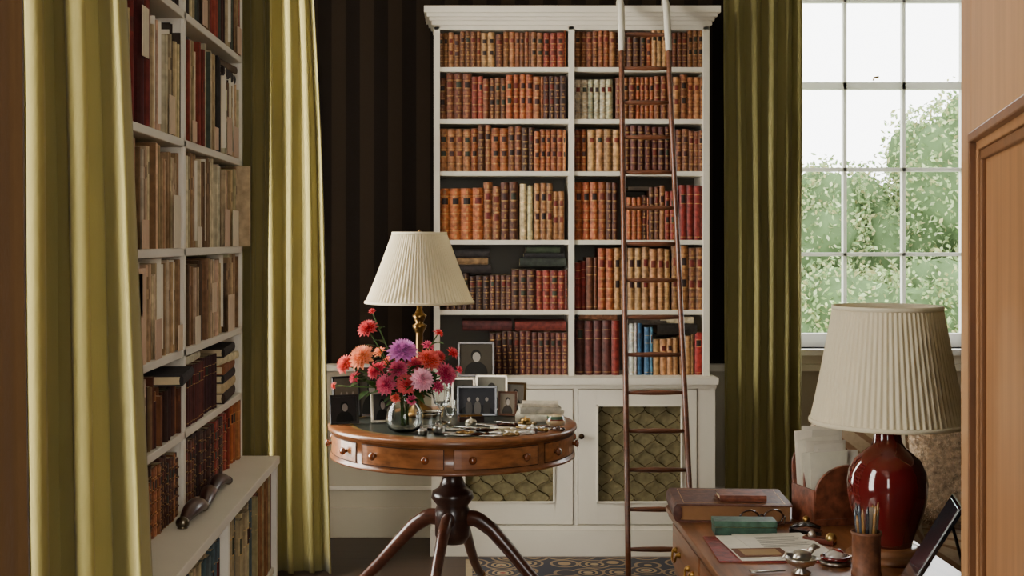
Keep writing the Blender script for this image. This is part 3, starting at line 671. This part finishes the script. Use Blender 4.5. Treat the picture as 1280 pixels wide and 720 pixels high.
# ================= DESK =================
m=MB(); dx0,dx1,dy0,dy1=0.565,1.12,2.15,3.64
DW=s(130,82,48)
def rslab(x0,x1,y0,y1,z0,z1,r,col,mat):
    n=6;pts=[]
    for (cx_,cy_,a) in((x1-r,y1-r,0),(x0+r,y1-r,90),(x0+r,y0+r,180),(x1-r,y0+r,270)):
        for i in range(n+1):
            an=math.radians(a+90*i/n); pts.append((cx_+r*math.cos(an),cy_+r*math.sin(an)))
    N=len(pts); vs=[(p[0],p[1],z0) for p in pts]+[(p[0],p[1],z1) for p in pts]
    fs=[tuple(range(N))[::-1],tuple(range(N,2*N))]+[(i,(i+1)%N,N+(i+1)%N,N+i) for i in range(N)]
    m.add(vs,fs,col,mat,False)
rslab(dx0,dx1,dy0,dy1,0.735,0.75,0.03,DW,'wood_y'); rslab(dx0+0.006,dx1-0.006,dy0+0.006,dy1-0.006,0.722,0.735,0.03,s(104,62,38),'wood_y')
m.box(dx0+0.025,dx1-0.025,dy0+0.025,dy1-0.025,0.56,0.722,s(110,66,40),'wood_y')
for y0,y1 in((dy0+0.03,dy0+0.45),(dy1-0.45,dy1-0.03)):
    m.box(dx0+0.03,dx1-0.03,y0,y1,0.06,0.56,s(110,66,40),'wood_y'); m.box(dx0+0.02,dx1-0.02,y0-0.01,y1+0.01,0,0.06,s(94,56,34),'wood_y')
for y0,y1 in((dy0+0.04,dy0+0.44),(dy0+0.46,dy1-0.46),(dy1-0.44,dy1-0.04)):
    for z0,z1 in(((0.585,0.705),) if 0.4<y0-dy0<0.5 else ((0.585,0.705),(0.42,0.55),(0.26,0.40),(0.09,0.24))):
        m.box(dx0+0.017,dx0+0.026,y0,y1,z0,z1,s(132,82,48),'wood_y')
        for k in(0,1):
            yy=y0+(y1-y0)*(0.25+0.5*k); zc=(z0+z1)/2
            for o in(-0.03,0.03): m.lathe([(0.009,0),(0.009,0.003),(0.004,0.012),(0.0001,0.013)],s(170,130,66),'metal',T(dx0+0.017,yy+o,zc)@RY(-90),12)
            m.tube([(dx0+0.006,yy-0.03,zc),(dx0+0.003,yy-0.022,zc-0.02),(dx0+0.002,yy,zc-0.026),(dx0+0.003,yy+0.022,zc-0.02),(dx0+0.006,yy+0.03,zc)],0.003,s(170,130,66),'metal',8)
m.build('writing_desk',0.002)
dz=0.7505
m=MB(); lx,ly=0.995,3.02; M=T(lx,ly,dz)
m.lathe([(0.095,0),(0.095,0.010),(0.085,0.016),(0.078,0.018),(0.078,0.026),(0.065,0.032),(0.0001,0.032)],s(120,76,44),'wood_x',M,40)
OX=s(84,18,18)
m.lathe([(0.055,0.03),(0.058,0.045),(0.07,0.075),(0.084,0.115),(0.091,0.15),(0.092,0.18),(0.088,0.205),(0.075,0.232),(0.055,0.25),(0.04,0.262),(0.033,0.275),(0.031,0.30),(0.034,0.315),(0.0001,0.316)],OX,'gloss',M,56)
m.lathe([(0.02,0.314),(0.02,0.32),(0.01,0.325),(0.01,0.36),(0.004,0.362),(0.004,0.58)],s(160,122,64),'metal',M,16)
m.lathe([(0.0001,0.36),(0.02,0.37),(0.028,0.41),(0.018,0.44),(0.0001,0.445)],s(235,230,215),'matte',M,16)
shade(m,M@T(0,0,0.320),0.176,0.124,0.268,76,SH,0.011)
m.build('table_lamp')
# letter rack
m=MB(); M=T(0.985,3.42,dz)@RZ(14); LE=s(112,62,42)
m.box(-0.09,0.09,-0.06,0.06,0,0.018,LE,'leather',M)
def rackpanel(y,h,lean,top=0.07):
    n=18; pts=[(-0.09,0.0)]
    for i in range(n+1):
        a=math.pi*(1-i/n); pts.append((0.09*math.cos(a),h-top+top*math.sin(a)))
    pts.append((0.09,0.0)); N=len(pts)
    vs=[(p[0],-0.004,p[1]) for p in pts]+[(p[0],0.004,p[1]) for p in pts]
    fs=[tuple(range(N)),tuple(range(N,2*N))[::-1]]+[(i,N+i,N+(i+1)%N,(i+1)%N) for i in range(N)]
    m.add(vs,fs,LE,'leather',False,M@T(0,y,0.012)@RX(lean))
rackpanel(-0.05,0.15,8); rackpanel(0.0,0.175,0); rackpanel(0.05,0.20,-6)
m.box(-0.093,-0.087,-0.06,0.06,0.0,0.095,LE,'leather',M); m.box(0.087,0.093,-0.06,0.06,0.0,0.095,LE,'leather',M)
for i in range(12):
    y=-0.034+0.0062*i+ (0.006 if i>5 else 0)
    w=U(0.085,0.12); h=U(0.15,0.185)+0.004*i
    m.box(-w/2,w/2,0,0.0015,0,h,vary(s(222,216,200),0.10,0.02),'paper',M@T(U(-0.03,-0.005),y,0.0195)@RX(U(-5,3))@RY(U(-8,5)))
m.build('letter_rack',0.001)
m=MB(); M=T(0.728,3.50,dz)@RZ(-4)
m.box(-0.16,0.145,-0.11,0.115,0,0.005,s(86,48,34),'leather',M); m.box(-0.16,0.145,-0.11,0.115,0.043,0.048,s(92,54,38),'leather',M)
m.box(-0.155,0.138,-0.104,0.108,0.005,0.043,s(138,98,64),'paper',M)
m.tube([(-0.157,-0.11,0.024),(-0.157,0.115,0.024)],[(0.012,0.024)]*2,s(80,44,32),'leather',12,M)
for a,b,c,d in((-0.14,0.128,-0.093,-0.091),(-0.14,0.128,0.098,0.10),(-0.14,-0.138,-0.093,0.10),(0.126,0.128,-0.093,0.10)): m.box(a,b,c,d,0.048,0.0484,GOLD,'metal',M)
m.build('leather_album',0.0012)
m=MB(); lying(m,T(0.745,3.47,dz+0.049)@RZ(-2),0.125,0.085,0.016,s(116,64,44)); m.build('pocket_book',0.0006)
m=MB(); M=T(0.712,3.275,dz)@RZ(-3)
m.box(-0.078,0.078,-0.03,0.03,0,0.020,s(50,78,62),'leather',M); m.box(-0.079,0.079,-0.031,0.031,0.021,0.036,s(62,90,72),'leather',M); m.box(-0.077,0.077,-0.0295,0.0295,0.019,0.0215,s(150,140,90),'metal',M)
m.build('green_leather_box',0.002)
m=MB(); M=T(0.775,3.352,dz+0.004)@RZ(8)
for sx in(-0.033,0.033):
    m.tube([(sx+0.026*math.cos(a),0,0.019+0.019*math.sin(a)) for a in [2*math.pi*i/20 for i in range(20)]],0.0024,s(60,30,20),'gloss',6,M,closed=True,up=(0,1,0))
    sg=1 if sx>0 else -1
    m.tube([(sx+sg*0.027,0,0.024),(sx+sg*0.028,-0.01,0.020),(sx+sg*0.02,-0.02,0.004),(-sx*0.2,-0.022,0.0015)],0.002,s(60,30,20),'gloss',6,M)
m.tube([(-0.008,0,0.022),(0,0,0.027),(0.008,0,0.022)],0.0022,s(60,30,20),'gloss',6,M)
m.build('reading_glasses')
m=MB()
m.box(-0.15,0.125,-0.15,0.10,0,0.003,s(120,40,34),'leather',T(0.745,3.12,dz)@RZ(-2))
for k,(x,y,w,d,yw) in enumerate(((0.765,3.12,0.20,0.25,-4),(0.735,3.10,0.20,0.25,3),(0.775,3.12,0.18,0.24,7))):
    m.box(-w/2,w/2,-d/2,d/2,0.0035+k*0.0012,0.0044+k*0.0012,vary(s(226,220,206),0.03,0.01),'paper',T(x,y,dz)@RZ(yw))
m.box(-0.06,0.06,-0.04,0.04,0.0074,0.0084,s(110,72,52),'paper',T(0.70,3.04,dz)@RZ(4)); m.box(-0.045,0.045,-0.028,0.028,0.0085,0.009,s(158,128,90),'paper',T(0.70,3.04,dz)@RZ(4))
for k in range(8): m.box(-0.07,U(0.02,0.06),-0.001,0.001,0.0072,0.0076,s(110,106,104),'paper',T(0.79,3.20-0.014*k,dz)@RZ(7))
m.build('desk_blotter_with_papers')
m=MB(); M=T(0.870,3.27,dz)@RZ(-25)
m.box(-0.04,0.04,-0.016,0.016,0,0.01,s(30,24,22),'gloss',M); m.tube([(-0.04,0,0.014),(0,0,0.026),(0.036,0,0.018)],[(0.012,0.004),(0.014,0.008),(0.01,0.004)],s(34,26,24),'gloss',10,M); m.ball((0.0,0,0.036),0.009,s(160,120,60),'metal',10,8,M)
m.build('desk_stapler')
m=MB(); M=T(0.855,2.96,dz)
m.lathe([(0.0001,0),(0.034,0),(0.036,0.006),(0.030,0.010),(0.0001,0.012)],s(160,150,140),'metal',M,28)
m.tube([(0.03*math.cos(a),0.03*math.sin(a),0.016) for a in [2*math.pi*i/24 for i in range(24)]],0.005,s(100,24,24),'gloss',8,M,closed=True)
m.ball((0,0,0.017),(0.024,0.024,0.016),s(180,170,160),'gloss',16,10,M); m.ball((0.006,0.0,0.024),(0.014,0.014,0.012),s(120,30,28),'gloss',12,8,M)
m.build('paperweight')
m=MB(); M=T(0.875,3.165,dz+0.0)@RZ(-40); m.box(-0.04,0.04,-0.012,0.012,0.0,0.014,s(90,40,30),'gloss',M); m.ball((0.03,0,0.016),0.014,s(180,150,90),'metal',12,8,M); m.ball((-0.02,0,0.018),0.01,s(200,190,180),'metal',12,8,M); m.build('desk_seal_stamp',0.002)
m=MB(); M=T(0.755,2.88,dz)@RZ(20)
m.lathe([(0.02,0),(0.022,0.003),(0.010,0.010),(0.012,0.014),(0.03,0.022),(0.037,0.034),(0.036,0.036),(0.028,0.026),(0.0001,0.02)],s(190,184,172),'metal',M,28)
m.ball((0,0,0.038),(0.026,0.018,0.016),s(190,184,172),'metal',16,10,M); m.tube([(0.02,0,0.045),(0.036,0,0.058),(0.048,0,0.054)],[0.008,0.007,0.003],s(190,184,172),'metal',10,M); m.tube([(-0.02,0,0.042),(-0.04,0,0.048),(-0.05,0,0.038)],[0.006,0.004,0.002],s(190,184,172),'metal',8,M)
m.tube([(-0.03,0.02,0.004),(-0.09,0.03,0.004),(-0.11,0.035,0.006)],[(0.004,0.002),(0.004,0.002),(0.012,0.003)],s(190,184,172),'metal',8,M)
m.build('silver_sauce_boat')
m=MB(); M=T(0.897,2.865,dz)
m.lathe([(0.0001,0.0),(0.033,0),(0.033,0.005),(0.031,0.01),(0.031,0.088),(0.034,0.092),(0.034,0.098),(0.029,0.098),(0.028,0.01),(0.0001,0.01)],s(100,62,40),'leather',M,28)
for i in range(11):
    a=U(0,6.28); L=U(0.13,0.165); q=0.017
    m.tube([(q*0.6*math.cos(a),q*0.6*math.sin(a),0.012),(q*1.4*math.cos(a),q*1.4*math.sin(a),L*0.9),(q*1.5*math.cos(a),q*1.5*math.sin(a),L)],[0.0035,0.0038,0.0015],random.choice([s(40,40,44),s(150,110,60),s(60,70,80),s(120,100,70),s(120,30,28)]),'gloss',8,M)
m.box(-0.012,0.012,-0.001,0.001,0.02,0.15,s(196,184,162),'paper',M@T(0.006,0.004,0)@RZ(15)@RY(6))
m.build('pencil_cup')
m=MB(); M=T(0.948,2.76,dz+0.005)@RZ(-104)@RX(-30)
m.box(-0.075,0.075,-0.004,0.004,0,0.215,s(20,20,22),'gloss',M); m.box(-0.067,0.067,-0.0048,-0.004,0.008,0.207,s(46,50,54),'gloss',M)
m.box(-0.02,0.02,0.0,0.004,0,0.155,s(20,20,22),'matte',T(0.948,2.76,dz+0.001)@RZ(-104)@T(0,0.128,0)@RX(14))
m.build('tablet_on_stand',0.0015)

# ================= SOFA =================
m=MB(); sx0,sx1,sy0,sy1=1.28,3.15,3.95,4.86
UP=s(176,156,130)
def rbox(x0,x1,y0,y1,z0,z1,r):
    nu,nv=48,20; cxx,cyy,czz=(x0+x1)/2,(y0+y1)/2,(z0+z1)/2; hx,hy,hz=(x1-x0)/2,(y1-y0)/2,(z1-z0)/2
    vs=[];fs=[];cs=[]
    def cl(v,h): return max(-h+r,min(h-r,v))
    for i in range(nv+1):
        ph=math.pi*i/nv
        for j in range(nu):
            th=2*math.pi*j/nu; d=Vector((math.sin(ph)*math.cos(th),math.sin(ph)*math.sin(th),math.cos(ph)))
            mx=max(abs(d.x),abs(d.y),abs(d.z)); q=d/mx; p=Vector((q.x*hx,q.y*hy,q.z*hz))
            c=Vector((cl(p.x,hx),cl(p.y,hy),cl(p.z,hz))); e=p-c
            if e.length>1e-6: p=c+e.normalized()*r
            vs.append((cxx+p.x,cyy+p.y,czz+p.z))
    for i in range(nv):
        for j in range(nu):
            f=(i*nu+j,(i+1)*nu+j,(i+1)*nu+(j+1)%nu,i*nu+(j+1)%nu); fs.append(f); cs.append(vary(UP,0.04,0.01))
    m.add(vs,fs,cs,'stripe',True)
ms=mk('stripe',0.95,namt=0.08,nscale=60,bump=0.15,bscale=200,sheen=0.2,spec=0.1)
nt=ms.node_tree; N=nt.nodes; L=nt.links
w=N.new('ShaderNodeTexWave'); w.inputs['Scale'].default_value=7; w.bands_direction='DIAGONAL'; tc=N.new('ShaderNodeTexCoord'); L.new(tc.outputs['Object'],w.inputs[0])
r=N.new('ShaderNodeValToRGB'); r.color_ramp.elements[0].position=0.7; r.color_ramp.elements[0].color=(1,1,1,1); r.color_ramp.elements[1].position=0.85; r.color_ramp.elements[1].color=(0.55,0.42,0.36,1); L.new(w.outputs['Fac'],r.inputs[0])
mx=N.new('ShaderNodeVectorMath'); mx.operation='MULTIPLY'
b=N['Principled BSDF']; src=b.inputs['Base Color'].links[0].from_socket; L.new(src,mx.inputs[0]); L.new(r.outputs[0],mx.inputs[1]); L.new(mx.outputs[0],b.inputs['Base Color'])
rbox(sx0,sx1,sy0+0.03,sy1,0.10,0.38,0.05); rbox(sx0+0.13,sx1-0.17,sy0,sy1-0.2,0.36,0.56,0.08)
rbox(sx0,sx1,sy1-0.24,sy1,0.2,0.86,0.09); rbox(sx0,sx0+0.17,sy0+0.01,sy1-0.1,0.12,0.66,0.08); rbox(sx1-0.2,sx1,sy0+0.01,sy1-0.1,0.12,0.68,0.09)
for x in(sx0+0.08,sx1-0.08):
    for y in(sy0+0.1,sy1-0.1): m.lathe([(0.02,0.0),(0.03,0.06),(0.035,0.12)],s(70,40,26),'wood',T(x,y,0.001),16)
m.build('striped_sofa')
def patt(u,v):
    a=math.sin(u*22)*math.sin(v*22); return s(120,96,70) if a>0.25 else (s(212,204,180) if a>-0.3 else s(110,118,90))
m=MB(); m.pillow(T(1.66,4.47,0.77)@RZ(-4)@RX(-14),0.44,0.42,0.15,UP,'upholstery',22,patt); m.build('patterned_cushion')
m=MB(); FM=T(1.64,4.20,0.735)@RZ(-14)@RX(-20); m.pillow(FM,0.36,0.36,0.16,s(190,166,138),'fur',16)
for i in range(5200):
    u=U(-1,1);v=U(-1,1); e=max(0,(1-u**4)*(1-v**4))**0.5; p=Vector((u*0.175,-0.078*e,v*0.175)); d=Vector((u*0.5+U(-.5,.5),-1,v*0.5+U(-.5,.5))).normalized()*U(0.012,0.024)
    q=Vector((U(-1,1),0,U(-1,1))).normalized()*0.0014
    m.add([tuple(p-q),tuple(p+q),tuple(p+d)],[(0,1,2)],vary(s(206,184,156),0.35),'upholstery',False,FM)
m.build('furry_cushion')

# ================= DOOR =================
m=MB(); PN=s(146,106,68); PD=s(98,64,38)
fx,fy=0.774,2.00; dv=Vector((-0.267,-0.964,0)).normalized()
ang=math.degrees(math.atan2(dv.y,dv.x)); M=T(fx,fy,0.01)@RZ(ang)
W=0.86;H=2.4;th=0.045
def db(x0,x1,z0,z1,y0=0,y1=th,c=PN): m.box(x0,x1,y0,y1,z0,z1,c,'pine',M)
db(0,0.14,0,H); db(W-0.14,W,0,H); db(0.14,W-0.14,0,0.2); db(0.14,W-0.14,1.645,2.0); db(0.14,W-0.14,H-0.12,H); db(0.14,W-0.14,0.80,0.95)
db(0.37,0.49,0.2,0.80); 
PP=s(128,88,54)
for (x0,x1,z0,z1) in((0.14,W-0.14,0.95,1.645),(0.14,0.37,0.2,0.80),(0.49,W-0.14,0.2,0.80),(0.14,W-0.14,2.0,H-0.12)):
    db(x0,x1,z0,z1,0.016,0.029,PP)
    for k,(o,e,c) in enumerate(((0.0,0.000,PD),(0.012,0.010,s(130,90,56)),(0.026,0.014,PD))):
        wd=0.014
        for yy0,yy1 in((-0.005+e,0.017),(0.028,th+0.005-e)):
            db(x0+o,x0+o+wd,z0+o,z1-o,yy0,yy1,c); db(x1-o-wd,x1-o,z0+o,z1-o,yy0,yy1,c)
            db(x0+o,x1-o,z0+o,z0+o+wd,yy0,yy1,c); db(x0+o,x1-o,z1-o-wd,z1-o,yy0,yy1,c)
for sg,y in((-1,0),(1,th)):
    m.lathe([(0.026,0),(0.026,0.004),(0.008,0.008),(0.008,0.03),(0.026,0.04),(0.03,0.052),(0.02,0.064),(0.0001,0.067)],s(170,130,66),'metal',M@T(0.06,y,0.88)@RX(90 if sg<0 else -90),24)
m.build('door_1',0.003)
simple('trim_door_frame',[(0.555,0.60,0.98,1.16,0,2.5),(0.60,0.70,1.14,1.165,0,2.54)],WHITE,'paint',0.004)

# ================= OUTSIDE =================
m=MB(); GR=[s(128,148,98),s(146,164,114),s(108,132,86),s(162,176,130),s(150,152,104)]
def clump(c,r,n):
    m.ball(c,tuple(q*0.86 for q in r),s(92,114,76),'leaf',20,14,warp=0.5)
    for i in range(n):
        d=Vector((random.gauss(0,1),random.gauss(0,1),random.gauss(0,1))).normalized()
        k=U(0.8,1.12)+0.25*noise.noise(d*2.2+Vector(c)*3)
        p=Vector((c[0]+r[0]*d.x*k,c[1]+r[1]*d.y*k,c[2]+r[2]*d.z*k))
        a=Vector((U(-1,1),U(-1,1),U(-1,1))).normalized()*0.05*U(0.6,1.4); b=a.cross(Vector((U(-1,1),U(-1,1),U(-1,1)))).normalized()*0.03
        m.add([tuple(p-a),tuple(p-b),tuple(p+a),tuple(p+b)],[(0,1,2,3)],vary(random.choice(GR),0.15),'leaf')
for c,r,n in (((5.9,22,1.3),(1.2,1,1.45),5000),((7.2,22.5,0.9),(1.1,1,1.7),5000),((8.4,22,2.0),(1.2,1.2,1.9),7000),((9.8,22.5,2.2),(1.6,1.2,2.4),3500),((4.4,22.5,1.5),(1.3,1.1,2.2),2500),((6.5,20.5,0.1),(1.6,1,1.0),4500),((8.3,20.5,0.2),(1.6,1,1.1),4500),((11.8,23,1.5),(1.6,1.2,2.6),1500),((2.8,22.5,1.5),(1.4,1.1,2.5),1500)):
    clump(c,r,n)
for x in(5.9,8.4,9.8,4.4): m.tube([(x,22.2,-2.9),(x,22.2,1)],0.12,s(90,76,60),'matte',8)
m.build('garden_trees')
simple('garden_lawn',[(-30,40,WALL+0.35,60,-3.0,-2.9)],s(130,150,96),'matte')

# ================= LIGHT =================
w=bpy.data.worlds.new('sky'); bpy.context.scene.world=w; w.use_nodes=True
bg=w.node_tree.nodes['Background']; bg.inputs[0].default_value=(0.99,0.99,0.98,1); bg.inputs[1].default_value=9.0
def area(name,loc,rot,sx,sy,power,col=(1,1,1),portal=False):
    l=bpy.data.lights.new(name,'AREA'); l.shape='RECTANGLE'; l.size=sx; l.size_y=sy; l.energy=power; l.color=col
    if portal: l.cycles.is_portal=True
    o=bpy.data.objects.new(name,l); o.location=loc; o.rotation_euler=[math.radians(a) for a in rot]; bpy.context.scene.collection.objects.link(o); return o
area('window_portal',((WX0+WX1)/2,WALL+0.31,(WZ0+WZ1)/2),(-90,0,0),WX1-WX0,WZ1-WZ0,1,portal=True)
area('window_daylight_near',(LW-0.32,1.82,1.8),(0,-90,0),2.6,0.8,82,(1,0.95,0.84))
area('window_daylight_far',(LW-0.32,5.2,1.8),(0,-90,0),2.6,0.84,125,(1,0.95,0.84))
area('hall_fill_light',(0.3,-2.55,1.85),(90,0,0),2.0,2.3,32,(1,0.93,0.80))  # added fill light behind the camera, in an invented hall window

cam=bpy.data.cameras.new('camera'); co=bpy.data.objects.new('camera',cam); bpy.context.scene.collection.objects.link(co)
co.location=(0,0,1.5); co.rotation_euler=(math.radians(90),0,0); cam.sensor_width=36; cam.lens=45; cam.shift_x=58/1280; cam.shift_y=-60/1280; cam.clip_start=0.05
bpy.context.scene.camera=co
